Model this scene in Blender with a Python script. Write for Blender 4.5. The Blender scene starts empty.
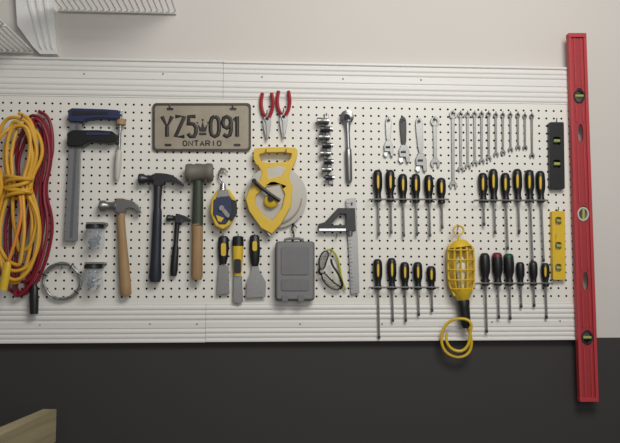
import bpy, math, random
from mathutils import Vector, Matrix, Euler
from mathutils.geometry import tessellate_polygon
random.seed(4)
sc = bpy.context.scene
F = 700.0; YAW = math.radians(3.6); PITCH = math.radians(4.4)
C = Vector((0, -2.25, 1.5))
E = Euler((math.pi/2+PITCH, 0, -YAW)); R = E.to_matrix()
S = 2.25/F
PB = 0.022
def W(u, v, d=0.03):
    dr = R @ Vector(((u-310)/F, -(v-221.5)/F, -1))
    return C + dr*((-d-C.y)/dr.y)
cam = bpy.data.cameras.new("camera"); co = bpy.data.objects.new("camera", cam)
sc.collection.objects.link(co); co.location = C; co.rotation_euler = E
cam.sensor_width = 36; cam.lens = F*36/620; cam.clip_start = 0.01
sc.camera = co

# ---------------- materials
def lin(c):
    return tuple(((x/255)/12.92 if x/255 <= .04045 else ((x/255+.055)/1.055)**2.4) for x in c)
MATS = {}
def M(name, rgb=(128,128,128), rough=.5, metal=0, var=.12, scale=60, trans=0, alpha=1, stretch=None, bump=0):
    if name in MATS: return MATS[name]
    m = bpy.data.materials.new(name); m.use_nodes = True
    nt = m.node_tree; b = nt.nodes["Principled BSDF"]
    c = lin(rgb)
    tc = nt.nodes.new("ShaderNodeTexCoord"); mp = nt.nodes.new("ShaderNodeMapping")
    if stretch: mp.inputs["Scale"].default_value = stretch
    no = nt.nodes.new("ShaderNodeTexNoise"); no.inputs["Scale"].default_value = scale; no.inputs["Detail"].default_value = 4
    mx = nt.nodes.new("ShaderNodeMix"); mx.data_type = 'RGBA'
    mx.inputs[6].default_value = tuple(x*(1-var) for x in c)+(1,)
    mx.inputs[7].default_value = tuple(min(1, x*(1+var)) for x in c)+(1,)
    nt.links.new(tc.outputs["Object"], mp.inputs[0]); nt.links.new(mp.outputs[0], no.inputs["Vector"])
    nt.links.new(no.outputs["Fac"], mx.inputs[0]); nt.links.new(mx.outputs[2], b.inputs["Base Color"])
    b.inputs["Roughness"].default_value = rough; b.inputs["Metallic"].default_value = metal
    b.inputs["Transmission Weight"].default_value = trans; b.inputs["Alpha"].default_value = alpha
    if bump:
        bp = nt.nodes.new("ShaderNodeBump"); bp.inputs["Strength"].default_value = bump; bp.inputs["Distance"].default_value = .002
        nt.links.new(no.outputs["Fac"], bp.inputs["Height"]); nt.links.new(bp.outputs[0], b.inputs["Normal"])
    MATS[name] = m; return m
wallM = M("off_white_paint", (207,203,197), .75, var=.02, scale=3)
darkM = M("charcoal_paint", (54,52,51), .7, var=.06, scale=5)
boardM = M("white_hardboard", (228,226,218), .5, var=.02, scale=8)
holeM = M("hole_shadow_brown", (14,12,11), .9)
trimM = M("white_vinyl", (224,223,219), .45, var=.015)
steel = M("steel", (138,138,137), .34, .78, scale=90)
chrome = M("chrome", (178,179,181), .2, .9, var=.06)
dsteel = M("dark_steel", (62,62,66), .36, .6)
black = M("black_rubber", (22,22,24), .42)
yellow = M("yellow_plastic", (216,180,42), .4, var=.06)
cordY = M("yellow_cord", (218,166,48), .5, var=.14, scale=25)
orangeM = M("orange_cord", (218,136,40), .5, var=.08)
red = M("red_plastic", (156,24,38), .42, var=.08)
cordR = M("dark_red_cord", (130,20,42), .5)
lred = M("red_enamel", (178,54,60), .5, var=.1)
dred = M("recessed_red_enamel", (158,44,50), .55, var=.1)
capR = M("dark_red_cap", (110,22,32), .45)
capG = M("dark_green_cap", (18,58,42), .45)
blue = M("blue_enamel", (34,46,82), .5)
navy = M("navy_grip", (30,34,46), .5)
wood = M("ash_wood", (160,130,92), .6, var=.25, scale=30, stretch=(6,6,.6))
greenw = M("green_painted_wood", (56,64,48), .55, var=.15)
plateM = M("aged_beige_plate", (152,143,126), .5, .15, var=.3, scale=22)
ink = M("dark_paint", (36,32,31), .5)
greyp = M("grey_plastic", (122,122,123), .5, var=.06)
lgrey = M("pale_grey_plastic", (196,192,182), .45, var=.05)
glass = M("clear_glass", (225,232,236), .06, var=.02, alpha=.25)
smoke = M("clear_lens", (120,122,104), .08, var=.02, alpha=.4)
vial = M("level_vial_green", (158,166,96), .35)
aluM = M("aluminium", (142,144,147), .38, .5, var=.05)
whiteM = M("white_coating", (232,232,229), .4, var=.02)
lumber = M("weathered_lumber", (152,141,110), .7, var=.42, scale=16, stretch=(1,.12,4))
mallet = M("grey_rawhide", (110,105,95), .6, var=.15)
fillM = M("blue_grey_hardware", (108,122,140), .4, .4, var=.5, scale=260)
floorM = M("grey_concrete", (120,118,114), .8, scale=5)
bulbM = M("frosted_bulb", (225,222,200), .3)
wire = M("galvanised_wire", (142,144,144), .4, .6)

# ---------------- geometry helpers (return verts, faces)
def chaikin(p, n=2, closed=True):
    for _ in range(n):
        q = []
        L = len(p)
        if not closed: q.append(p[0])
        for i in range(L if closed else L-1):
            a, b = p[i], p[(i+1) % L]
            q.append(tuple(a[k]*.75+b[k]*.25 for k in range(len(a)))); q.append(tuple(a[k]*.25+b[k]*.75 for k in range(len(a))))
        if not closed: q.append(p[-1])
        p = q
    return p
def prism(pts, d0, d1, holes=(), round=0):
    if round: pts = chaikin(pts, round)
    loops = [list(pts)]+[list(h) for h in holes]
    V = []; Fc = []; idx = []
    polys = []
    for lp in loops:
        s = len(V)
        fr = [W(p[0], p[1], d1) for p in lp]
        V += fr; V += [Vector((f.x, -d0, f.z)) for f in fr]
        idx.append((s, len(lp)))
        polys.append([Vector((f.x, f.z, 0)) for f in fr])
    if len(loops) == 1:
        n = len(pts)
        Fc.append(list(range(n))); Fc.append(list(range(2*n-1, n-1, -1)))
    else:
        flat = []; back = []
        for s, n in idx:
            flat += [s+i for i in range(n)]; back += [s+n+i for i in range(n)]
        for t in tessellate_polygon(polys):
            Fc.append([flat[i] for i in t]); Fc.append([back[i] for i in reversed(t)])
    for s, n in idx:
        for i in range(n):
            j = (i+1) % n
            Fc.append([s+i, s+n+i, s+n+j, s+j])
    return V, Fc
def lathe(a, b, prof, n=16, sq=1.0):
    ax = b-a; L = ax.length; ax = ax.normalized()
    ref = Vector((0, 1, 0)) if abs(ax.y) < .9 else Vector((1, 0, 0))
    u = ax.cross(ref).normalized(); w = ax.cross(u).normalized()
    V = []; Fc = []
    for t, r in prof:
        c = a+ax*(L*t)
        for i in range(n):
            an = 2*math.pi*i/n
            V.append(c+u*(r*math.cos(an))+w*(r*sq*math.sin(an)))
    for k in range(len(prof)-1):
        for i in range(n):
            j = (i+1) % n
            Fc.append([k*n+i, k*n+j, (k+1)*n+j, (k+1)*n+i])
    Fc.append(list(range(n))[::-1]); Fc.append([(len(prof)-1)*n+i for i in range(n)])
    return V, Fc
def lpx(p0, p1, d, prof, n=16, sq=1.0, d2=None):
    return lathe(W(p0[0], p0[1], d), W(p1[0], p1[1], d if d2 is None else d2), [(t, r*S) for t, r in prof], n, sq)
def tube(P, r, closed=False, n=8, sm=2):
    P = [Vector(p) for p in P]
    if sm: P = [Vector(p) for p in chaikin([tuple(p) for p in P], sm, closed)]
    L = len(P); V = []; Fc = []
    T = []
    for i in range(L):
        a = P[(i-1) % L] if (closed or i > 0) else P[i]
        b = P[(i+1) % L] if (closed or i < L-1) else P[i]
        t = (b-a); T.append(t.normalized() if t.length > 1e-9 else Vector((0, 0, 1)))
    ref = Vector((0, 1, 0)) if abs(T[0].y) < .9 else Vector((1, 0, 0))
    u = T[0].cross(ref).normalized()
    for i in range(L):
        u = (u-T[i]*u.dot(T[i])).normalized(); w = T[i].cross(u)
        for k in range(n):
            an = 2*math.pi*k/n
            V.append(P[i]+u*(r*math.cos(an))+w*(r*math.sin(an)))
    for i in range(L if closed else L-1):
        j = (i+1) % L
        for k in range(n):
            l = (k+1) % n
            Fc.append([i*n+k, i*n+l, j*n+l, j*n+k])
    if not closed:
        Fc.append(list(range(n))[::-1]); Fc.append([(L-1)*n+k for k in range(n)])
    return V, Fc
def tpx(pts, r, closed=False, n=8, sm=2, d=.035):
    return tube([W(p[0], p[1], p[2] if len(p) > 2 else d) for p in pts], r*S, closed, n, sm)
def circ(u, v, ru, rv=None, n=24, a0=0, a1=360):
    rv = rv or ru
    full = (a1-a0) == 360
    m = n if full else n+1
    return [(u+ru*math.cos(math.radians(a0+(a1-a0)*i/n)), v+rv*math.sin(math.radians(a0+(a1-a0)*i/n))) for i in range(m)]
def rrect(u0, v0, u1, v1, r, sk=(0, 0)):
    out = []
    for cx, cy, a in ((u1-r, v0+r, -90), (u1-r, v1-r, 0), (u0+r, v1-r, 90), (u0+r, v0+r, 180)):
        for i in range(5):
            an = math.radians(a+90*i/4); out.append((cx+r*math.cos(an), cy+r*math.sin(an)))
    return out
def merge(*vf):
    V = []; Fc = []
    for v, f in vf:
        s = len(V); V += v; Fc += [[i+s for i in q] for q in f]
    return V, Fc
def boxw(a, b):
    V = [Vector((x, y, z)) for x in (a[0], b[0]) for y in (a[1], b[1]) for z in (a[2], b[2])]
    return V, [[0,1,3,2],[4,6,7,5],[0,4,5,1],[2,3,7,6],[0,2,6,4],[1,5,7,3]]

def mkobj(name, vf, mat, org=Vector((0, 0, 0)), smooth=True, bevel=0, fix=True):
    import bmesh
    V, Fc = vf
    me = bpy.data.meshes.new(name)
    me.from_pydata([tuple(v-org) for v in V], [], Fc)
    if fix:
        bm = bmesh.new(); bm.from_mesh(me); bmesh.ops.recalc_face_normals(bm, faces=bm.faces); bm.to_mesh(me); bm.free()
    me.materials.append(mat)
    if smooth:
        for p in me.polygons: p.use_smooth = True
        try: me.set_sharp_from_angle(angle=math.radians(38))
        except Exception: pass
    ob = bpy.data.objects.new(name, me); sc.collection.objects.link(ob)
    if bevel:
        b = ob.modifiers.new("bevel", 'BEVEL'); b.width = bevel; b.segments = 2; b.limit_method = 'ANGLE'; b.angle_limit = math.radians(40)
    return ob
class T:
    def __init__(s, name, label, cat, u, v, d=.03, group=None):
        e = bpy.data.objects.new(name, None); e.empty_display_size = .02
        e.location = W(u, v, d); sc.collection.objects.link(e)
        e["label"] = label; e["category"] = cat
        if group: e["group"] = group
        s.e = e; s.o = e.location.copy()
    def p(s, name, vf, mat, bevel=0, parent=None, label=None, smooth=True):
        ob = mkobj(name, vf, mat, s.o, smooth, bevel)
        ob.parent = parent or s.e
        if label: ob["label"] = label
        return ob
# stroke lettering: unit box 0..1 (x right, y down)
GL = {
 'Y': [[(0,0),(.5,.5),(1,0)], [(.5,.5),(.5,1)]],
 'Z': [[(0,0),(1,0),(0,1),(1,1)]],
 '5': [[(.95,0),(.1,0),(.04,.42),(.3,.36),(.7,.38),(1,.55),(1,.8),(.75,1),(.3,1),(0,.85)]],
 '0': [[(.5,0),(.85,.08),(1,.3),(1,.7),(.85,.92),(.5,1),(.15,.92),(0,.7),(0,.3),(.15,.08),(.5,0)]],
 '9': [[(1,.3),(.85,.5),(.5,.58),(.15,.5),(0,.3),(.15,.08),(.5,0),(.85,.08),(1,.3),(1,.7),(.85,.93),(.5,1),(.1,.9)]],
 '1': [[(.1,.2),(.6,0),(.6,1)]],
 'O': [[(.5,0),(.9,.15),(1,.5),(.9,.85),(.5,1),(.1,.85),(0,.5),(.1,.15),(.5,0)]],
 'N': [[(0,1),(0,0),(1,1),(1,0)]], 'T': [[(0,0),(1,0)], [(.5,0),(.5,1)]],
 'A': [[(0,1),(.5,0),(1,1)], [(.2,.65),(.8,.65)]],
 'R': [[(0,1),(0,0),(.7,0),(1,.15),(1,.38),(.7,.52),(0,.52)], [(.6,.52),(1,1)]], 'I': [[(.5,0),(.5,1)]]}
def glyph(ch, u0, u1, v0, v1, d, r):
    parts = []
    for st in GL[ch]:
        parts.append(tube([W(u0+x*(u1-u0), v0+y*(v1-v0), d) for x, y in st], r*S, False, 8, 0))
    V, Fc = merge(*parts)
    V = [Vector((v.x, -d+(v.y+d)*.45, v.z)) for v in V]
    return V, Fc
def structure(name, vf, mat, bevel=0, smooth=False):
    ob = mkobj(name, vf, mat, Vector((0, 0, 0)), smooth, bevel); ob["kind"] = "structure"; return ob

# ---------------- setting
zt = W(300, 62, .03).z; zb1 = W(300, 99.5, .03).z; zb0 = W(300, 304, .03).z; z0 = W(300, 341.5, .03).z
xl = W(-60, 200, 0).x; xr = W(572, 200, 0).x
structure("wall_back", boxw((-2.6, 0, 0), (2.6, .1, 3.0)), wallM)
structure("wall_lower", boxw((-2.6, -.004, 0.0), (2.6, 0, z0+.004)), darkM)
structure("floor", boxw((-2.6, -4, -.05), (2.6, .1, 0)), floorM)
def rail(name, xa, xb, za, zb, flip=False):
    H = zb-za
    pts = [(0, 0), (.024, 0)]
    def ribs(a, b, n):
        out = []
        for i in range(n*8+1):
            t = a+(b-a)*i/(n*8)
            out.append((.0232+.0036*math.sqrt(abs(math.sin(math.pi*i/8))), t))
        return out
    pts += ribs(.03, .42, 3)+[(.0232, .46), (.0255, .48), (.0255, .62), (.0232, .64)]+ribs(.66, .90, 2)+[(.0232, .93), (.029, .945), (.030, .97), (.029, 1.0), (0, 1.0)]
    V = []
    for x in (xa, xb):
        for d, t in pts:
            if flip: t = 1-t
            V.append(Vector((x, -d, za+t*H)))
    n = len(pts)
    Fc = [list(range(n)), list(range(2*n-1, n-1, -1))]+[[i, (i+1) % n, n+(i+1) % n, n+i] for i in range(n)]
    return structure(name, (V, Fc), trimM, smooth=True)
xs = W(222, 200, .03).x
r1 = rail("trim_1", xl, xs-.0004, zb1, zt+.001)
r2 = rail("trim_2", xs+.0004, xr-.006, zb1, zt)
xs2 = W(207, 200, .03).x
r3 = rail("trim_3", xl, xs2-.0004, z0-.001, zb0, True)
r4 = rail("trim_4", xs2+.0004, xr+.01, z0, zb0, True)
for par, lst in ((r1, ((84, 74), (163, 74))), (r2, ((262, 77), (343, 79), (421, 80))), (r3, ((40, 325), (150, 324), (197, 324))), (r4, ((300, 324), (382, 324), (492, 322), (560, 321)))):
    for u, v in lst:
        ob = mkobj("screw", lpx((u, v), (u, v), .022, [(0, .95), (.7, .95), (1, .6)], 10, d2=.0275), steel); ob.parent = par
def pegboard():
    pit = .0254; hr = .0037; x0 = W(-45, 200, .02).x
    nx = int((xr-x0)/pit); nz = int((zb1-zb0)/pit)
    x1 = xr; x0 = x1-nx*pit; zs = zb0+((zb1-zb0)-nz*pit)/2
    V = []; Fq = []; mi = []
    for i in range(nx):
        for j in range(nz):
            cx = x0+(i+.5)*pit; cz = zs+(j+.5)*pit; h = pit/2; s = len(V)
            for k in range(8):
                dx, dz = [(1,0),(1,1),(0,1),(-1,1),(-1,0),(-1,-1),(0,-1),(1,-1)][k]
                V.append(Vector((cx+dx*h, -PB, cz+dz*h)))
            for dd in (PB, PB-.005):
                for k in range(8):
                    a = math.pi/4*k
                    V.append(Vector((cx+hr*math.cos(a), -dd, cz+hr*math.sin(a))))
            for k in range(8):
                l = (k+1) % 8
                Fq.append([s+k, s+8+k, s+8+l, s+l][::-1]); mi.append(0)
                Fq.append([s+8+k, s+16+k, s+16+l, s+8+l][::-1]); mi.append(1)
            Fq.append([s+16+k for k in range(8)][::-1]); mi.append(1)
    s = len(V)
    v2, f2 = boxw((x0, -PB+.006, zb0), (x1, -.006, zb1)); V += v2; Fq += [[i+s for i in f] for f in f2]; mi += [0]*6
    for a, b in ((zb0, zs), (zs+nz*pit, zb1)):
        s = len(V); v2, f2 = boxw((x0, -PB, a), (x1, -PB+.006, b)); V += v2; Fq += [[i+s for i in f] for f in f2]; mi += [0]*6
    me = bpy.data.meshes.new("pegboard"); me.from_pydata([tuple(v) for v in V], [], Fq)
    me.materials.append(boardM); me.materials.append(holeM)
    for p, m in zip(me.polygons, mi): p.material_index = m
    ob = bpy.data.objects.new("pegboard", me); sc.collection.objects.link(ob)
    ob["label"] = "white perforated hardboard panel mounted between ribbed rails"; ob["category"] = "pegboard"
pegboard()

# ---------------- hooks
def hook(u, v, ln=.032, r=.6):
    ob = mkobj("peg_hook", tube([W(u, v, PB-.003), W(u, v, PB+ln*.5), W(u, v, PB+ln), W(u, v-3, PB+ln+.004)], r*S, n=6, sm=1), wire)
    ob["label"] = "bent steel wire hook plugged into the pegboard"; ob["category"] = "hook"; ob["group"] = "pegboard hooks"

# ---------------- extension cords
def cord(name, label, cx, top, bot, waist, amps, mat, d0, r, skew, pinch=.66):
    t = T(name, label, "extension cord", cx, top, d0)
    pts = []
    for k, (al, ar, dt, db) in enumerate(amps):
        N = 18
        ox = random.uniform(-3.5, 3.5); ph = random.uniform(0, 6)
        for i in range(N):
            a = 2*math.pi*i/N
            v0_, v1_ = top+dt, bot-db
            v = (v0_+v1_)/2-(v1_-v0_)/2*math.cos(a)
            sgn = math.sin(a)
            am = ar if sgn > 0 else al
            sh = am*(abs(sgn)**.8)*(1 if sgn > 0 else -1)
            pin = 1-pinch*math.exp(-((v-waist)/18)**2)
            u = cx+skew*(v-waist)/100+(sh+ox)*pin+3.4*math.sin(2*a+ph)*pin+random.uniform(-.7, .7)
            pts.append((u, v, d0+.006*(k % 4)+.005*math.sin(a*2+k)))
    t.p("cord", tpx(pts, r, n=8, sm=2), mat)
    return t
hook(22, 117, .085, .9)
t = cord("extension_cord", "dark red extension cord hanging in a long coil with black plug", 31, 111, 297, 188,
     [(16, 22, 0, 4), (6, 25, 4, 0), (20, 17, 10, 14), (2, 20, 6, 0), (26, 13, 14, 2)], cordR, .034, 1.6, -10, .45)
t.p("plug", lpx((34, 284), (34, 314), .05, [(0, 2), (.1, 3.8), (.55, 4.4), (.8, 4.2), (1, 4)], 12, .8), black, label="black rubber cord plug")
t = cord("extension_cord", "yellow extension cord coiled and tied in the middle", 16, 113, 286, 188,
     [(22, 24, 0, 2), (15, 30, 4, 14), (20, 19, 9, 5), (30, 10, 12, 20), (6, 26, 12, 34)], cordY, .077, 1.75, -2, .64)
ring = []
for k in range(6):
    for i in range(12):
        a = 2*math.pi*i/12
        ring.append(W(18+(12.5+.8*math.sin(k*2.3))*math.cos(a)+.8*math.sin(k*2), 177+k*3.4+.28*i+2.6*math.cos(a+k*1.7), .087+.022*math.sin(a)))
t.p("cord_wrap", tube(ring, 1.85*S, n=8, sm=1), cordY)
t.p("plug", lpx((8, 262), (3, 290), .112, [(0, 2.4), (.15, 3.6), (.6, 4), (1, 3.8)], 12, .8), yellow)
t.p("cord_end", tpx([(20, 196, .10), (22, 215, .112), (15, 242, .112), (8, 263, .112)], 1.6), orangeM, label="orange cord end")

# wire coil
t = T("wire_coil", "round coil of grey galvanised wire hung on the board", "wire", 62, 262, .03)
pts = []
for k in range(7):
    for i in range(20):
        a = 2*math.pi*i/20; rr = 17.4+random.uniform(-1.3, 1.6)
        pts.append((62+(rr+1.2)*math.cos(a), 281+(rr+.2)*math.sin(a), .03+.0015*k+random.uniform(0, .004)))
t.p("coil", tpx(pts, .75, n=6, sm=1), wire)
for a in (40, 200, 300):
    u = 62+18.5*math.cos(math.radians(a)); v = 281+17.4*math.sin(math.radians(a))
    c, s_ = math.cos(math.radians(a)), math.sin(math.radians(a))
    t.p("binding", tube([W(u+c*3*math.cos(b), v+s_*3*math.cos(b), .035+.008*math.sin(b)) for b in [i*math.pi/4 for i in range(8)]], .6*S, True, 6, 1), dsteel)
hook(62, 268)

# clamp
t = T("bar_clamp", "large steel bar clamp with dark blue jaws and screw spindle", "clamp", 75, 110, .03)
t.p("bar", prism([(71, 110), (82, 110), (77, 241), (64, 241)], .036, .046), aluM, .001)
t.p("bar_groove", prism([(75.5, 124), (78.5, 124), (72.5, 238), (69.5, 238)], .045, .0468), steel)
j = t.p("fixed_jaw", prism([(68, 110), (72, 108), (104, 109), (118, 110), (121, 114), (119, 119), (100, 117.5), (86, 119), (82, 122), (68, 121)], .028, .058), blue, .002)
t.p("jaw_plate", prism([(72, 111), (108, 111.5), (108, 114), (72, 115)], .058, .060), dsteel, parent=j)
j = t.p("sliding_jaw", prism([(67, 133), (72, 130), (98, 130), (112, 131), (117, 135), (116, 141), (110, 143), (90, 141), (82, 146), (67, 146)], .028, .06), black, .002)
t.p("jaw_plate", prism([(86, 132), (110, 132.5), (110, 135), (86, 135)], .06, .062), blue, parent=j)
t.p("pad", lpx((121, 119), (121, 125), .043, [(0, 3.5), (.3, 4.8), (1, 4.8)], 14), wood, label="tan swivel pad")
t.p("spindle", lpx((121, 110), (119, 152), .043, [(i/30, 1.7 if i % 2 else 1.4) for i in range(31)], 10), chrome)
t.p("spindle_handle", lpx((119, 150), (117, 180), .043, [(0, 2), (.1, 3), (.5, 3.2), (.9, 2.5), (1, 1.6)], 12), lgrey)
hook(84, 125)

# licence plate
t = T("licence_plate", "aged beige metal licence plate with dark embossed characters", "licence plate", 201, 103, .03)
t.p("plate", prism(rrect(152.5, 103, 251, 151, 4), .026, .029), plateM, .0006)
t.p("rim", prism(rrect(152.5, 103, 251, 151, 4), .029, .0315, [rrect(154.7, 105.2, 248.8, 148.8, 3)]), M("worn_rim", (70,62,56), .5, .2))
for st, a, b in (("Y", 162, 172), ("Z", 175.5, 184.5), ("5", 188, 196), ("0", 210.5, 219), ("9", 222.5, 231), ("1", 233.5, 239.5)):
    t.p("lettering", glyph(st, a, b, 116.5, 136.5, .0292, 2.0), ink)
for i, ch in enumerate("ONTARIO"):
    a = 183+i*5.7
    t.p("lettering", glyph(ch, a, a+3.9, 140.8, 145.8, .0292, .68), ink)
t.p("crown_emblem", merge(prism([(199, 132.6), (206.4, 132.6), (206.4, 135), (199, 135)], .029, .0305),
    prism([(199.4, 131.5), (197.6, 123.5), (200.9, 127.8), (202.7, 121), (204.5, 127.8), (207.8, 123.5), (206, 131.5)], .029, .0305),
    prism(circ(202.7, 119.8, 1.1, n=8), .029, .0305), prism(circ(197.4, 122.6, .9, n=8), .029, .0305), prism(circ(208, 122.6, .9, n=8), .029, .0305)), ink)
for u, v in ((170, 109), (233, 109), (168, 145), (237, 145)):
    t.p("bolt_slot", prism(rrect(u-3.5, v-1.3, u+3.5, v+1.3, 1.2), .029, .0297), ink)
hook(170, 107, .012); hook(233, 107, .012)

# jars
def jar(u, v0, v1, label):
    t = T("glass_jar", label, "jar", u, v0, .045, "small hardware jars")
    w = 8.8; dd = .056
    t.p("lid", lpx((u, v0), (u, v0+4.5), dd, [(0, w-1), (.15, w), (1, w)], 24), dsteel)
    t.p("jar_body", lpx((u, v0+4.5), (u, v1), dd, [(0, w-1.8), (.1, w-.6), (.2, w), (.9, w), (1, w-1.5)], 24), glass)
    random.seed(int(v0))
    scr = []
    for i in range(34):
        a = random.uniform(0, 6.28); rr = random.uniform(0, w-3)*S; vv = random.uniform(v1-(v1-v0)*.5, v1-3)
        c = W(u, vv, dd)+Vector((rr*math.cos(a), rr*math.sin(a), 0))
        dv = Vector((random.uniform(-1, 1), random.uniform(-1, 1), random.uniform(-.5, .5))).normalized()*.006
        scr.append(lathe(c-dv, c+dv, [(0, .0035), (.2, .0035), (.25, .0016), (1, .001)], 6))
    t.p("screw_contents", merge(*scr), fillM, label="loose blue-grey screws")
    t.p("holder", prism([(u-9, v0-2), (u+9, v0-2), (u+9, v0), (u-9, v0)], PB, .085), wire, .0005)
jar(95, 224, 249, "small clear glass jar with metal lid above another jar")
jar(93.5, 264, 290, "small clear glass jar of screws beside the wire coil")

# hammers
def hammer(name, label, hu, hv, cu, cv, head, claw, hp0, hp1, prof, hmat, mmat, gripspec=None, d=.045, cat="hammer"):
    t = T(name, label, cat, hu, hv, d)
    (fu0, fv, fu1, fr) = head
    t.p("head", merge(lpx((fu0, fv), (fu1, fv), d, [(0, fr-.8), (.06, fr), (.3, fr), (.42, fr*.72), (.75, fr*.72), (.9, fr*.95), (1, fr*.9)], 16),
                          prism(claw, d-.011, d+.011)), mmat, .0012)
    t.p("handle", lpx(hp0, hp1, d, prof, 16, .75), hmat)
    if gripspec:
        g0, g1, gp, gm = gripspec
        t.p("grip", lpx(g0, g1, d, gp, 16, .8), gm)
    return t
hammer("claw_hammer", "claw hammer with worn wooden handle", 119, 199, 0, 0, (99.5, 206, 117, 5.5),
   chaikin([(114, 199), (124, 199), (132, 200.5), (138, 205), (141, 213), (138.5, 213), (133, 208), (126, 207.5), (124, 213), (115, 213)], 1),
   (119.5, 198.5), (126, 296), [(0, 3.2), (.1, 4), (.3, 4), (.42, 4.2), (.7, 5.2), (.9, 5.6), (.98, 5.4), (1, 4)], wood, steel)
hammer("claw_hammer", "framing hammer with dark steel head and long navy grip", 158, 174, 0, 0, (138.5, 179, 155, 5.3),
   chaikin([(152, 173), (163, 173), (173, 175), (184, 184), (183, 186), (173, 181), (164, 181), (162, 186), (153, 186)], 1),
   (158.5, 174), (157, 215), [(0, 3.6), (.3, 4.2), (1, 3.4)], dsteel, dsteel,
   ((157.5, 208), (155, 282), [(0, 3.6), (.05, 4.4), (.3, 4.6), (.7, 5.2), (.93, 6.2), (1, 5)], navy))
hammer("tack_hammer", "small tack hammer with slim dark handle", 179, 214, 0, 0, (166.5, 218, 178, 3.2),
   chaikin([(175, 214.5), (182, 214.5), (190.3, 218.5), (190.3, 221.5), (184, 220), (182, 223), (175, 223)], 1),
   (178, 214), (173.5, 276), [(0, 2.2), (.15, 2.4), (.5, 2.2), (.55, 3.2), (.9, 3.8), (1, 3)], black, dsteel, d=.036)
t = T("mallet", "grey mallet with green and bare wooden handle", "mallet", 199, 163, .055)
md = PB+9.3*S-.0005
t.p("head", lpx((186, 173), (213, 172.5), md, [(0, 8), (.05, 9), (.2, 9.3), (.25, 8.6), (.75, 8.6), (.8, 9.3), (.95, 9), (1, 8)], 20), mallet)
t.p("handle", lpx((198.5, 164), (197.5, 226), md, [(0, 3.5), (.3, 4.5), (.6, 5.2), (1, 5.4)], 16, .8), greenw, label="green painted upper handle")
t.p("handle_end", lpx((197.5, 224), (197, 280), md, [(0, 5.4), (.5, 5.2), (.94, 5.5), (1, 4)], 16, .8), wood, label="bare wooden lower handle")
for u, v in ((119, 214), (150, 188), (165, 188), (182, 223)): hook(u, v, .04)
hook(190, 182, .05); hook(205.5, 182, .05)

# chalk line reel
t = T("chalk_line_reel", "chunky blue, yellow and silver chalk line reel hanging by its hook", "chalk reel", 223, 170, .035)
t.p("case", prism([(217, 190), (229, 189), (235, 198), (236, 212), (230, 225), (223, 230), (215, 226), (210, 213), (211, 200)], PB+.002, .062), yellow, .004)
t.p("side_panel", prism([(213.5, 200), (221, 196), (231, 197), (233, 206), (232, 215), (226, 224), (219, 224), (213, 214)], .062, .066), blue, .0015)
t.p("grip_pad", prism([(231, 199), (236.5, 201), (237, 213), (232, 221), (229, 219), (232, 211)], .045, .067), black, .001)
t.p("top_plate", prism([(218.5, 190), (227.5, 190), (230, 196), (216, 198)], .062, .066), steel, .001)
t.p("crank", merge(prism([(219, 207), (222, 205), (230, 215), (227, 218)], .066, .069), lpx((221.5, 208), (221.5, 208), .066, [(0, 3.2), (1, 2.6)], 14, d2=.074), lpx((228, 216), (228, 216), .068, [(0, 1.8), (1, 1.5)], 12, d2=.08)), steel)
t.p("panel_mark", prism([(216, 215), (224, 218), (221, 222), (218, 221)], .066, .0665), yellow)
t.p("line_hook", tpx([(223, 190, .037), (223, 182, .037), (219, 178, .037), (219, 171, .037), (224, 168, .037), (228, 172, .037)], 1.0), steel)
t.p("neck", lpx((223, 184), (223, 192), .037, [(0, 2.5), (1, 4)], 12), chrome)
hook(223, 172)

# pliers
def pliers(u, top, tip, label, sp, gm):
    t = T("pliers", label, "pliers", u, top, .035, "red handled pliers")
    piv = top+26
    for k, s_ in enumerate((-1, 1)):
        d = .034+.006*k
        t.p("handle", tpx([(u+s_*1.5, piv-1, d), (u+s_*sp, piv-8, d), (u+s_*(sp+1.2), top+9, d), (u+s_*(sp-.5), top, d)], 1.8), gm)
        t.p("jaw", prism([(u-s_*3.4, piv-2), (u+s_*3, piv-3), (u+s_*4.2, piv+3), (u+s_*3.4, piv+9), (u+s_*1, tip), (u+s_*.1, tip), (u-s_*1, piv+4)], d-.004, d+.004), steel, .0006)
    t.p("pivot", lpx((u, piv), (u, piv), .034, [(0, 2), (.8, 2), (1, 1.3)], 12, d2=.0455), dsteel)
pliers(267, 93, 139, "needle nose pliers with red dipped handles", 5, red)
pliers(283.5, 91, 138, "diagonal pliers with red dipped handles", 5.4, red)
hook(267, 113); hook(283.5, 111)

# long tape reel
t = T("tape_reel", "open reel long tape measure with yellow frame and handle", "tape measure", 275, 150, .04)
t.p("reel", lpx((276, 197), (276, 197), .034, [(0, 28.5), (.06, 30.5), (.94, 30.5), (1, 28.5)], 40, d2=.05), lgrey, label="pale wound tape reel")
t.p("reel_flange", prism(circ(276, 197, 26.5, n=36), .050, .0508, [circ(276, 197, 25, n=32)]), M("tape_side", (150,140,122), .5))
t.p("carry_handle", prism(chaikin([(253, 151), (256, 147.5), (294, 147), (298, 150), (297, 158), (293, 167), (260, 168), (254, 162)], 1), .034, .058,
    [chaikin([(259, 152.5), (292, 152), (291, 158), (287, 162), (264, 163), (260, 159)], 1)]), yellow, .0025)
t.p("frame", prism([(257, 164), (294, 164), (289, 176), (293, 188), (291, 206), (281, 224), (272, 234), (261, 228), (249, 211), (245.5, 199), (250, 187), (260, 180), (262, 172)], .050, .060,
    [[(268, 186), (280, 184), (285, 194), (282, 208), (272, 221), (264, 216), (255, 204), (256, 195)], [(267, 168), (285, 168), (282, 175), (269, 179)]]), yellow, .002)
t.p("hub", lpx((271, 201), (271, 201), .0505, [(0, 7), (.8, 6.5), (1, 5)], 24, d2=.066), yellow)
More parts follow.
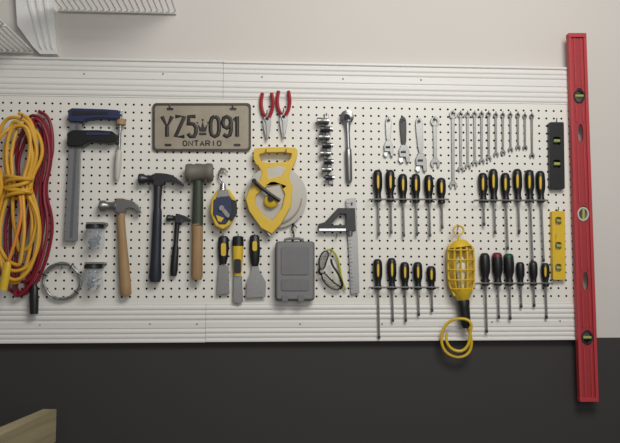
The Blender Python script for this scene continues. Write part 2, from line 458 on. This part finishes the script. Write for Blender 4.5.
t.p("crank", merge(tube([W(253, 180, .071), W(264, 190, .071), W(280, 201, .071)], 1.9*S, sm=1), lpx((254, 181), (254, 181), .07, [(0, 2.6), (1, 2.2)], 12, d2=.088), lpx((271, 198), (271, 198), .066, [(0, 3.6), (1, 3)], 14, d2=.074)), black)
t.p("tape_end", tpx([(262, 226, .052), (266, 231, .052), (270, 236, .052)], 1.4), steel)
hook(266, 152, .045); hook(286, 152, .045)

# scrapers & knife
t = T("chisel", "wood chisel with black and yellow handle in clear sheath", "chisel", 223, 236, .035, "chisels and scrapers")
t.p("handle", lpx((223.5, 236), (223, 264), .038, [(0, 3), (.06, 5), (.4, 5.6), (.8, 4.6), (1, 3.2)], 16, .7), black)
t.p("handle_inlay", prism(rrect(221, 243, 226, 256, 2), .045, .0525), yellow)
t.p("blade", prism([(218.5, 265), (228.5, 265), (229.5, 294), (216.5, 295)], .034, .038), steel, .0008)
t = T("chisel", "wide chisel with yellow handle and black grip bands", "chisel", 237, 236, .035, "chisels and scrapers")
t.p("handle", lpx((238, 236), (237.5, 276), .038, [(0, 3), (.05, 5), (.3, 5.4), (.75, 4.6), (1, 3.4)], 16, .7), yellow)
t.p("handle_cap", lpx((238, 236), (238, 246), .038, [(0, 3.4), (.1, 5.3), (1, 5.6)], 16, .74), black)
t.p("handle_grip", prism(rrect(234, 259, 241, 273, 2), .034, .0495), black)
t.p("blade", prism([(233.5, 276), (242, 276), (243, 302), (239, 304), (233, 302)], .034, .038), steel, .0008)
t = T("putty_knife", "putty knife with black handle and flared steel blade", "putty knife", 255, 235, .035, "chisels and scrapers")
t.p("handle", lpx((254.5, 235), (255, 266), .038, [(0, 3), (.06, 4.8), (.5, 5.4), (.85, 4.4), (1, 3.2)], 16, .7), black)
t.p("handle_inlay", prism(rrect(252.5, 241, 257, 251, 2), .045, .0525), yellow)
t.p("blade", prism([(252, 265), (258, 265), (260, 272), (266, 282), (265.5, 297), (246, 298), (246.5, 282), (251, 272)], .036, .0385), steel, .0005)
for u in (223, 238, 254.5): hook(u, 236.5, .02)

# case
gp = M("grey_panel", (112,112,114), .5)
t = T("tool_case", "deep moulded grey plastic tool case hanging from a wire hook", "tool case", 294, 240, .03)
c = t.p("case_body", prism(rrect(276, 242, 314, 300, 3), PB+.001, .066), greyp, .005)
t.p("lid_seam", prism(rrect(275.4, 241.4, 314.6, 300.6, 3.2), .043, .046), dsteel, .0008)
t.p("lid_panel", prism(rrect(281, 247, 309, 275, 2.5), .066, .0685), gp, .0012)
t.p("lid_panel", prism(rrect(281, 279, 309, 291, 2.5), .066, .0685), gp, .0012)
for u in (285, 301):
    t.p("latch", prism(rrect(u-3, 295, u+3, 301.5, 1), .055, .070), gp, .001)
t.p("case_handle", tpx([(285, 243, .038), (285, 238.5, .038), (303, 238.5, .038), (303, 243, .038)], 1.3, sm=1), greyp)
t.p("hanging_wire", tpx([(294, 238, .038), (294, 232, .036), (291, 229, .036), (294, 224, .036), (297, 228, .036)], .7), dsteel)
hook(294, 226, .02)

# sockets on rail
t = T("socket_rail", "slim steel socket holder rail", "socket rail", 327, 115, .028)
t.p("rail", prism([(324.5, 114), (328.5, 114), (333, 184), (329, 184)], .026, .034), steel, .001)
for i in range(8):
    v = 121+i*8.1; u = 323.5+i*.6+(1.6 if i % 2 else -1.2)
    r_ = 3.5-.1*i
    s_ = T("socket", "small dark steel socket on the holder rail" if i % 2 else "small chrome socket on the holder rail", "socket", u, v, .045, "sockets on the rail")
    s_.p("socket_body", lpx((u-5.5+i*.2, v), (u+5-i*.2, v), .045, [(0, r_-.8), (.02, r_), (.45, r_), (.55, r_*.82), (.98, r_*.82), (1, r_*.6)], 14), dsteel if i % 2 else steel)
    s_.p("drive_end", lpx((u+4.4-i*.2, v), (u+6.4-i*.2, v), .045, [(0, r_*.86), (1, r_*.84)], 14), chrome)
hook(326.5, 116, .012)

# ratchet
t = T("ratchet_wrench", "chrome ratchet wrench with long slim handle", "ratchet", 347, 110, .035)
t.p("head", lpx((347, 117), (347, 117), .028, [(0, 6.3), (.1, 6.8), (.9, 6.8), (1, 6)], 24, d2=.042), chrome)
t.p("selector", lpx((347, 117), (347, 117), .041, [(0, 3.2), (1, 2.8)], 16, d2=.046), dsteel)
t.p("shank", lpx((347.3, 121), (348.5, 150), .035, [(0, 4.6), (.15, 3), (.4, 2.2), (1, 2.2)], 14, .7), chrome)
t.p("handle", lpx((348.3, 148), (349.3, 183), .035, [(0, 2.2), (.05, 3.2), (.3, 3.4), (.9, 3.2), (1, 2)], 14, .8), steel)
hook(347, 123, .02)

# adjustable wrenches
def adjustable(u, v0, v1, w, label, hm, lean=0):
    t = T("adjustable_wrench", label, "wrench", u, v0, .03, "adjustable wrenches")
    hl = v1-w*2.9
    t.p("handle", prism(chaikin([(u-w*.5, v0+2), (u, v0), (u+w*.5, v0+2), (u+w*.62+lean*.2, v0+8), (u+w*.4+lean, hl), (u-w*.4+lean, hl), (u-w*.62, v0+8)], 1), .024, .031, [circ(u, v0+4.5, w*.26, n=12)]), hm, .001)
    x = u+lean
    t.p("head", prism([(x-w*.45, hl-2), (x+w*.45, hl-2), (x+w*.95, hl+w*.7), (x+w*1.0, v1-w*.7), (x+w*.85, v1), (x+w*.45, v1-w*.2), (x+w*.3, v1-w*1.1), (x-w*.8, v1-w*1.1), (x-w*.9, hl+w*.6)], .0222, .034), steel, .001)
    t.p("moving_jaw", prism([(x-w*.9, v1-w*1.0), (x-w*.1, v1-w*1.0), (x-w*.15, v1-w*.2), (x-w*.6, v1+.2), (x-w*1.0, v1-w*.5)], .0225, .033), chrome, .001)
    t.p("adjusting_screw", lpx((x-w*.55, hl+w*.9), (x+w*.3, hl+w*.9), .035, [(0, 1), (.2, 1.3), (.4, 1), (.6, 1.3), (.8, 1), (1, 1.3)], 10), dsteel)
    hook(u, v0+4.5, .02)
adjustable(388.5, 116, 157, 5, "small chrome adjustable wrench", steel)
adjustable(403, 116, 163, 5.6, "adjustable wrench with black dipped handle", black, 1)
adjustable(419, 117, 172, 5.8, "large chrome adjustable wrench", steel, 2)

# combination wrenches
def cwrench(u, v0, v1, w, label):
    t = T("combination_wrench", label, "wrench", u, v0, .025, "combination wrenches")
    ro = w*.95
    t.p("ring_end", prism(circ(u, v0+ro, ro, ro*1.1, 16), .0219, .030, [circ(u, v0+ro, ro*.55, ro*.6, 12)]), steel, .0008)
    t.p("shank", prism([(u-w*.44, v0+ro*1.8), (u+w*.44, v0+ro*1.8), (u+w*.36+.3, v1-w*2), (u-w*.36+.3, v1-w*2)], .0235, .029), steel, .0008)
    x = u+.3; r = w*1.05; cv = v1-r
    t.p("open_end", prism([(x-w*.4, cv-r*1.1), (x+w*.4, cv-r*1.1), (x+r*.9, cv-r*.4), (x+r, cv+r*.3), (x+r*.75, v1), (x+r*.42, v1-r*.15), (x+r*.35, cv-r*.1), (x-r*.35, cv-r*.1), (x-r*.3, v1-r*.1), (x-r*.65, v1-r*.1), (x-r, cv+r*.2), (x-r*.9, cv-r*.4)], .0219, .030), steel, .0008)
    hook(u, v0+ro*.55, .014, .5)
cwrench(435, 117, 168, 4.6, "wide chrome combination wrench beside the adjustable wrenches")
specs = [(453, 111, 189, 3.8), (460.8, 112, 172, 3.0), (467.8, 112, 169, 2.8), (474.8, 112, 166, 2.8), (481.8, 112, 164, 2.7), (488.8, 112, 161, 2.6), (496, 113, 157, 2.5), (503, 113, 155, 2.4), (510.5, 113, 152, 2.4), (518, 113, 150, 2.4), (525, 114, 150, 2.3), (532, 114, 158, 2.4)]
for i, (u, a, b, w) in enumerate(specs):
    cwrench(u, a, b, w, "longest chrome combination wrench of the set" if i == 0 else "slim chrome combination wrench hanging in a graded row")

# screwdrivers
def sdriver(u, v0, v1, v2, style, hw=5.2, lean=0.0, sw=1.0):
    names = {'by': "black and yellow handled screwdriver", 'k': "black handled screwdriver", 'r': "screwdriver with black handle and dark red cap", 'g': "screwdriver with black handle and dark green cap"}
    ln = v2-v1
    d = PB+hw*1.05*S-.0005
    t = T("screwdriver", names[style]+(" with long shaft" if ln > 42 else " with short shaft"), "screwdriver", u, v0, d, "screwdrivers on the pegboard")
    ue = u+lean*(v1-v0); uf = u+lean*(v2-v0)
    t.p("handle", lpx((u, v0), (ue, v1), d, [(0, hw*.45), (.03, hw*.75), (.1, hw*.98), (.3, hw*1.05), (.55, hw), (.72, hw*.68), (.82, hw*.66), (.9, hw*.82), (.97, hw*.8), (1, hw*.5)], 18), black)
    H = v1-v0
    if style == 'by':
        t.p("handle_inlay", prism(chaikin([(u-hw*.08, v0+H*.16), (u+hw*.36, v0+H*.16), (u+hw*.42, v0+H*.36), (u+hw*.34, v0+H*.58), (u-hw*.02, v0+H*.58), (u-hw*.12, v0+H*.36)], 1), d+.006, d+hw*S*1.1), yellow, .001)
    elif style in 'rg':
        t.p("handle_cap", lpx((u, v0-.4), (u, v0+H*.14), d, [(0, hw*.5), (.15, hw*.8), (.5, hw*.98), (1, hw*1.03)], 18), capR if style == 'r' else capG)
    t.p("shaft", lpx((ue, v1-1), (uf, v2-3), d, [(0, sw), (1, sw)], 10), steel)
    t.p("tip", prism([(uf-sw, v2-4), (uf+sw, v2-4), (uf+sw*1.35, v2-1.5), (uf+sw*.9, v2), (uf-sw*.9, v2), (uf-sw*1.35, v2-1.5)], d-.0018, d+.0018), dsteel)
def holder(u0, u1, v):
    t = T("tool_holder", "steel wire screwdriver holder rack on the pegboard", "tool rack", u0, v, .03, "screwdriver racks")
    t.p("rack_wire", merge(tube([W(u0, v, PB), W(u0, v, .054), W(u1, v, .054), W(u1, v, PB)], .5*S, n=6, sm=0), tube([W(u0, v, .026), W(u1, v, .026)], .5*S, n=6, sm=0)), wire)
rows = [
 ([(377.5, 170, 202, 236), (390, 170, 202, 234), (402.5, 174, 203, 237), (415.5, 174, 203, 236), (428.5, 175, 203, 237), (441, 178, 204, 229)], 'by'),
 ([(482.5, 173, 203, 226), (493, 169, 202, 234), (505, 173, 203, 250), (517, 169, 202, 233), (529, 170, 202, 263), (540, 171, 203, 262)], 'by'),
 ([(377.5, 259, 290, 339), (391.5, 258, 290, 322), (404.5, 262, 290, 322), (417.5, 262, 290, 316), (431, 266, 290, 312)], 'by')]
for row, st in rows:
    for i, (u, a, b, c) in enumerate(row): sdriver(u, a, b, c, st, lean=.02+.02*(u-377)/160, hw=4.5)
    holder(row[0][0]-8, row[-1][0]+8, row[0][2]-3)
lr = [(484.5, 253, 286, 333, 'k'), (497, 253, 286, 319, 'r'), (508.5, 254, 286, 320, 'g'), (520, 262, 286, 308, 'k'), (533, 261, 286, 307, 'k'), (545, 263, 287, 319, 'by')]
for u, a, b, c, st in lr: sdriver(u, a, b, c, st, lean=.03, hw=5.0 if a < 256 else 4.1)
holder(476, 553, 283)

# combination square
headM = M("cast_iron_grey", (52,52,54), .42, .45, var=.2)
t = T("combination_square", "steel combination square with dark and silver cast head", "square", 352, 199, .03)
t.p("blade", prism([(346, 199), (356, 198), (359.5, 293), (351, 294)], .032, .036), steel, .0005)
for i in range(24):
    v = 203+i*3.7; k = (v-199)/95
    u = 346.6+k*5
    t.p("graduation", prism([(u, v), (u+(3 if i % 4 == 0 else 1.8), v), (u+(3 if i % 4 == 0 else 1.8), v+.6), (u, v+.6)], .036, .0363), ink)
t.p("head", prism([(318.5, 224), (325, 222), (338, 208), (355, 208), (356, 231), (319, 231)], .028, .046, [[(330, 225), (340, 214), (346, 214), (346, 225)]]), headM, .0015)
t.p("head_edge", prism([(319, 228.5), (346, 228.5), (346, 231), (319, 231)], .046, .048), chrome, .0004)
t.p("lock_nut", lpx((350, 231), (350, 236), .038, [(0, 3), (1, 2.6)], 12), steel)
hook(352, 205, .02); hook(337, 236, .03)

# safety glasses
olive = M("yellow_green_plastic", (184,182,48), .4)
t = T("safety_glasses", "dark angular safety glasses with yellow-green arms hanging folded", "safety glasses", 330, 248, .035)
for a_ in ([(326, 250), (321, 254), (318.5, 262), (320, 269), (324, 269), (326, 262), (329, 254)], [(321, 273), (325, 273), (330, 279), (336, 284), (341, 287), (338, 290), (330, 288), (323, 281)]):
    f = t.p("lens", prism(chaikin(a_, 1), .040, .0415), smoke)
    t.p("lens_rim", tpx([(p[0], p[1], .042) for p in chaikin(a_, 1)], .7, True, sm=0), black, parent=f)
t.p("bridge", tpx([(320, 268, .043), (318.5, 271, .047), (321, 275, .043)], 1.2), black)
t.p("temple_arm", tpx([(327, 250, .042), (331, 249, .04), (337, 256, .036), (340, 268, .034), (342, 282, .034), (346, 290, .036)], 1.1), olive)
t.p("temple_arm", tpx([(341, 288, .044), (343, 284, .05), (338, 273, .052), (332, 265, .05), (331, 259, .05)], 1.1), black)
hook(331, 252, .03)

# torpedo levels
def torpedo(u0, v0, u1, v1, mat, label, vs, frame):
    t = T("torpedo_level", label, "spirit level", (u0+u1)/2, v0, .03)
    holes = [rrect(u0+3.5, v-4, u1-3.5, v+4, 2) for v in vs]
    t.p("level_body", prism([(u0, v0+1), (u0+1, v0), (u1-1, v0), (u1, v0+1), (u1+1, v1-1), (u1, v1), (u0+2, v1), (u0+1, v1-1)], .0225, .042, holes), mat, .001)
    for v in vs:
        t.p("vial", lpx((u0+4, v), (u1-4, v), .034, [(0, 1.8), (1, 1.8)], 12), vial)
        t.p("vial_backing", prism(rrect(u0+3.6, v-3.9, u1-3.4, v+3.9, 2), .0225, .026), frame)
    hook((u0+u1)/2, v0-1, .02)
torpedo(549.5, 122, 564, 189, black, "short black torpedo level with green vials", (141, 164), headM)
torpedo(552, 211, 565, 280, yellow, "short yellow torpedo level with pale vials", (221, 246, 268), lgrey)

# long red level
t = T("spirit_level", "long dull red ribbed spirit level mounted upright at the board edge", "spirit level", 577, 33, .04)
def lx(v, f):
    k = (v-33)/369.0
    a = 568.5+k*11.5; b = 586.3+k*12.7
    return a+(b-a)*f
def lrect(v0, v1, f0, f1, rnd=2):
    return chaikin([(lx(v0, f0), v0), (lx(v0, f1), v0), (lx(v1, f1), v1), (lx(v1, f0), v1)], rnd)
hol = [lrect(88, 104, .28, .72), lrect(124, 142, .36, .64), lrect(206, 222, .25, .75), lrect(272, 290, .36, .64), lrect(330, 345, .28, .72)]
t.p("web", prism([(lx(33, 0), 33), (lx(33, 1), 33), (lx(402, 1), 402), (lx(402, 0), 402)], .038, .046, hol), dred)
for f0, f1 in ((0, .16), (.84, 1)):
    t.p("flange", prism([(lx(33, f0), 33), (lx(33, f1), 33), (lx(402, f1), 402), (lx(402, f0), 402)], .032, .052), lred, .001)
for va, vb in ((37, 86), (106, 122), (144, 203), (225, 270), (292, 327), (348, 398)):
    for f0 in (.28, .64):
        t.p("web_rib", prism([(lx(va, f0), va), (lx(va, f0+.08), va), (lx(vb, f0+.08), vb), (lx(vb, f0), vb)], .046, .0485), lred, .0005)
for va, vb in ((33, 37), (398, 402)):
    t.p("end_cap", prism([(lx(va, 0), va), (lx(va, 1), va), (lx(vb, 1), vb), (lx(vb, 0), vb)], .032, .0535), lred, .001)
for vc, ori in ((96, 1), (214, 0), (337.5, 1)):
    u = lx(vc, .5)
    t.p("vial_frame", prism(circ(u, vc, 5.8, 7.0, 20), .037, .049, [circ(u, vc, 4.4, 5.4, 16)]), headM if ori else lgrey, .0005)
    t.p("vial", lpx((u-4.6, vc), (u+4.6, vc), .043, [(0, 1.6), (1, 1.6)], 12) if ori else lpx((u, vc-5.6), (u, vc+5.6), .043, [(0, 1.6), (1, 1.6)], 12), vial)
hook(577, 36, .02); hook(583, 190, .008); hook(586, 300, .008)

# work light
t = T("work_light", "yellow caged trouble light with looped yellow cord", "work light", 458, 226, .045)
dd = .06
t.p("hanging_hook", tpx([(459, 243, dd), (458, 236, dd), (464, 232, dd), (463, 227, dd), (457, 225, dd), (453, 229, dd), (454, 234, dd)], 1.0), yellow)
refM = M("reflector_yellow", (186,152,38), .45)
t.p("reflector", prism(chaikin([(449, 245), (455, 242), (466, 242), (473, 245), (475, 252), (475, 284), (471, 292), (466, 295), (457, 295), (451, 291), (448, 283), (447, 252)], 1), .034, .056), refM, .003)
t.p("bulb", lpx((461, 288), (460, 256), .066, [(0, 3), (.3, 3.6), (.6, 5), (.85, 5), (.97, 2.5), (1, 1)], 18), bulbM)
cg = []
for f in (-1, -.5, 0, .5, 1):
    q = (1-f*f)
    cg.append(tpx([(460+6*f, 243, .06), (460.5+12*f, 246, .06+.024*q), (461+13*f, 256, .06+.028*q), (461.3+13*f, 282, .06+.028*q), (462+10*f, 291, .06+.02*q), (462+7*f, 296, .06+.01)], 1.0, n=6))
for v, w in ((250, 13), (260, 13.4), (270, 13.4), (280, 13), (289, 11)):
    cg.append(tube([W(460.7+.02*(v-249)+w*math.cos(a), v, .054+(w*S*.8)*math.sin(a)) for a in [math.pi*i/10 for i in range(11)]], .8*S, n=6, sm=1))
t.p("cage", merge(*cg), yellow)
t.p("cage_cap", lpx((459, 240), (460, 247), .06, [(0, 4.5), (.3, 8), (1, 11)], 18, .8), yellow)
t.p("collar", lpx((462, 290), (463, 300), .06, [(0, 10), (.5, 8.5), (1, 5.5)], 18), yellow)
t.p("handle", lpx((463, 299), (466, 328), .06, [(0, 5.2), (.08, 6.2), (.3, 5.6), (.6, 5.4), (.85, 5), (1, 3)], 16), black)
pts = [(466, 326, .06), (470, 333, .058), (472, 342, .056), (470, 352, .052), (463, 357, .05), (454, 357, .048), (445, 352, .047), (441, 342, .047), (442, 331, .05),
       (448, 322, .056), (457, 318.5, .068), (467, 319, .078), (472, 324, .08), (470, 334, .074), (469, 345, .07), (462, 352, .066), (452, 350, .062), (446, 342, .062), (447, 333, .06)]
t.p("cord", tpx(pts, 1.45), yellow)
hook(458, 228, .05)

# wall shelf of coated wire
sx0 = W(60, 10, .0).x; sx1 = W(176, 10, .02).x; zsf = W(150, 11, .02).z
t = T("wire_shelf", "white coated wire shelf fixed high on the wall", "shelf", 170, 9, .02)
for y, z in ((.008, zsf), (.16, zsf-.003), (.30, zsf), (.30, zsf-.03)):
    t.p("long_rail", tube([Vector((sx0, -y, z)), Vector((sx1, -y, z))], .0045, n=8, sm=0), whiteM)
cw = []
x = sx0+.01
while x < sx1:
    cw.append(tube([Vector((x, -.004, zsf+.004)), Vector((x, -.30, zsf+.004)), Vector((x, -.304, zsf-.03))], .0027, n=6, sm=0)); x += .019
t.p("cross_wires", merge(*cw), whiteM)
t = T("shelf_bracket", "thick white ribbed end frame supporting the wire shelf", "bracket", 50, 50, .01)
t.p("upright", prism([(33, 47), (40, 54), (57, 54), (50, -25), (14, -25), (17, 25)], .0, .03), whiteM, .0008, smooth=False)
for f in (.22, .5, .78):
    a, b = f-.06, f+.06
    t.p("rib", prism([(36+20*a, 46), (36+20*b, 49), (15+34*b, -25), (15+34*a, -25)], .03, .035), whiteM, .0005, smooth=False)
t2 = T("wire_rack", "white wire rack with ribs running out from the wall", "wire rack", 30, 40, .02)
zr = W(31, 50, .02).z; xr_ = W(31, 50, .02).x
t2.p("rack_ribs", merge(*[tube([Vector((xr_-.018*i, -.0, zr)), Vector((xr_-.018*i, -.5, zr))], .0036, n=6, sm=0) for i in range(14)]), whiteM)
for y in (.008, .25):
    t2.p("rack_rail", tube([Vector((xr_-.26, -y, zr-.004)), Vector((xr_+.005, -y, zr-.004))], .0042, n=6, sm=0), whiteM)

# wooden sawhorse
far = W(57, 409, .25)
t = T("sawhorse", "worn pale lumber sawhorse standing against the dark wall", "sawhorse", 40, 430, .4)
X = far.x; Z = far.z
def rot(vf, ang, c):
    m = Matrix.Rotation(ang, 3, 'Z')
    return [c+m@(v-c) for v in vf[0]], vf[1]
ang = math.radians(-8); cc = far.copy()
t.p("beam", rot(boxw((X-.04, -1.3, Z-.09), (X, -.25, Z)), ang, cc), lumber, .003)
t.p("beam_cleat", rot(boxw((X-.085, -1.25, Z-.07), (X-.041, -.30, Z-.02)), ang, cc), lumber, .002)
for y in (-.38, -1.15):
    for sx in (-1, 1):
        V = []
        for zz, off in ((Z-.09, 0), (0, .25)):
            for dx in (-.02, .02):
                for dy in (-.045, .045):
                    V.append(Vector((X-.02+sx*off+dx, y+dy, zz)))
        t.p("leg", rot((V, [[0,1,3,2],[4,6,7,5],[0,4,5,1],[2,3,7,6],[0,2,6,4],[1,5,7,3]]), ang, cc), lumber, .002)

# ---------------- lighting
def area(name, loc, tgt, size, energy, col):
    l = bpy.data.lights.new(name, 'AREA'); l.shape = 'RECTANGLE'; l.size = size[0]; l.size_y = size[1]; l.energy = energy; l.color = col
    o = bpy.data.objects.new(name, l); sc.collection.objects.link(o); o.location = loc
    o.rotation_euler = (Vector(tgt)-Vector(loc)).to_track_quat('-Z', 'Y').to_euler()
area("ceiling_lamp", (.65, -1.8, 2.9), (.4, 0, 1.6), (1.1, .7), 31, (1, .965, .915))
area("fill_light", (.7, -3.4, 2.0), (.25, 0, 1.7), (1.8, 1.2), 17, (1, .985, .96))  # added fill lamp behind the camera that softens shadows, not a window
w = bpy.data.worlds.new("world"); sc.world = w; w.use_nodes = True
w.node_tree.nodes["Background"].inputs[0].default_value = (.98, .98, 1, 1); w.node_tree.nodes["Background"].inputs[1].default_value = .16
sc.view_settings.view_transform = 'Standard'; sc.view_settings.look = 'None'
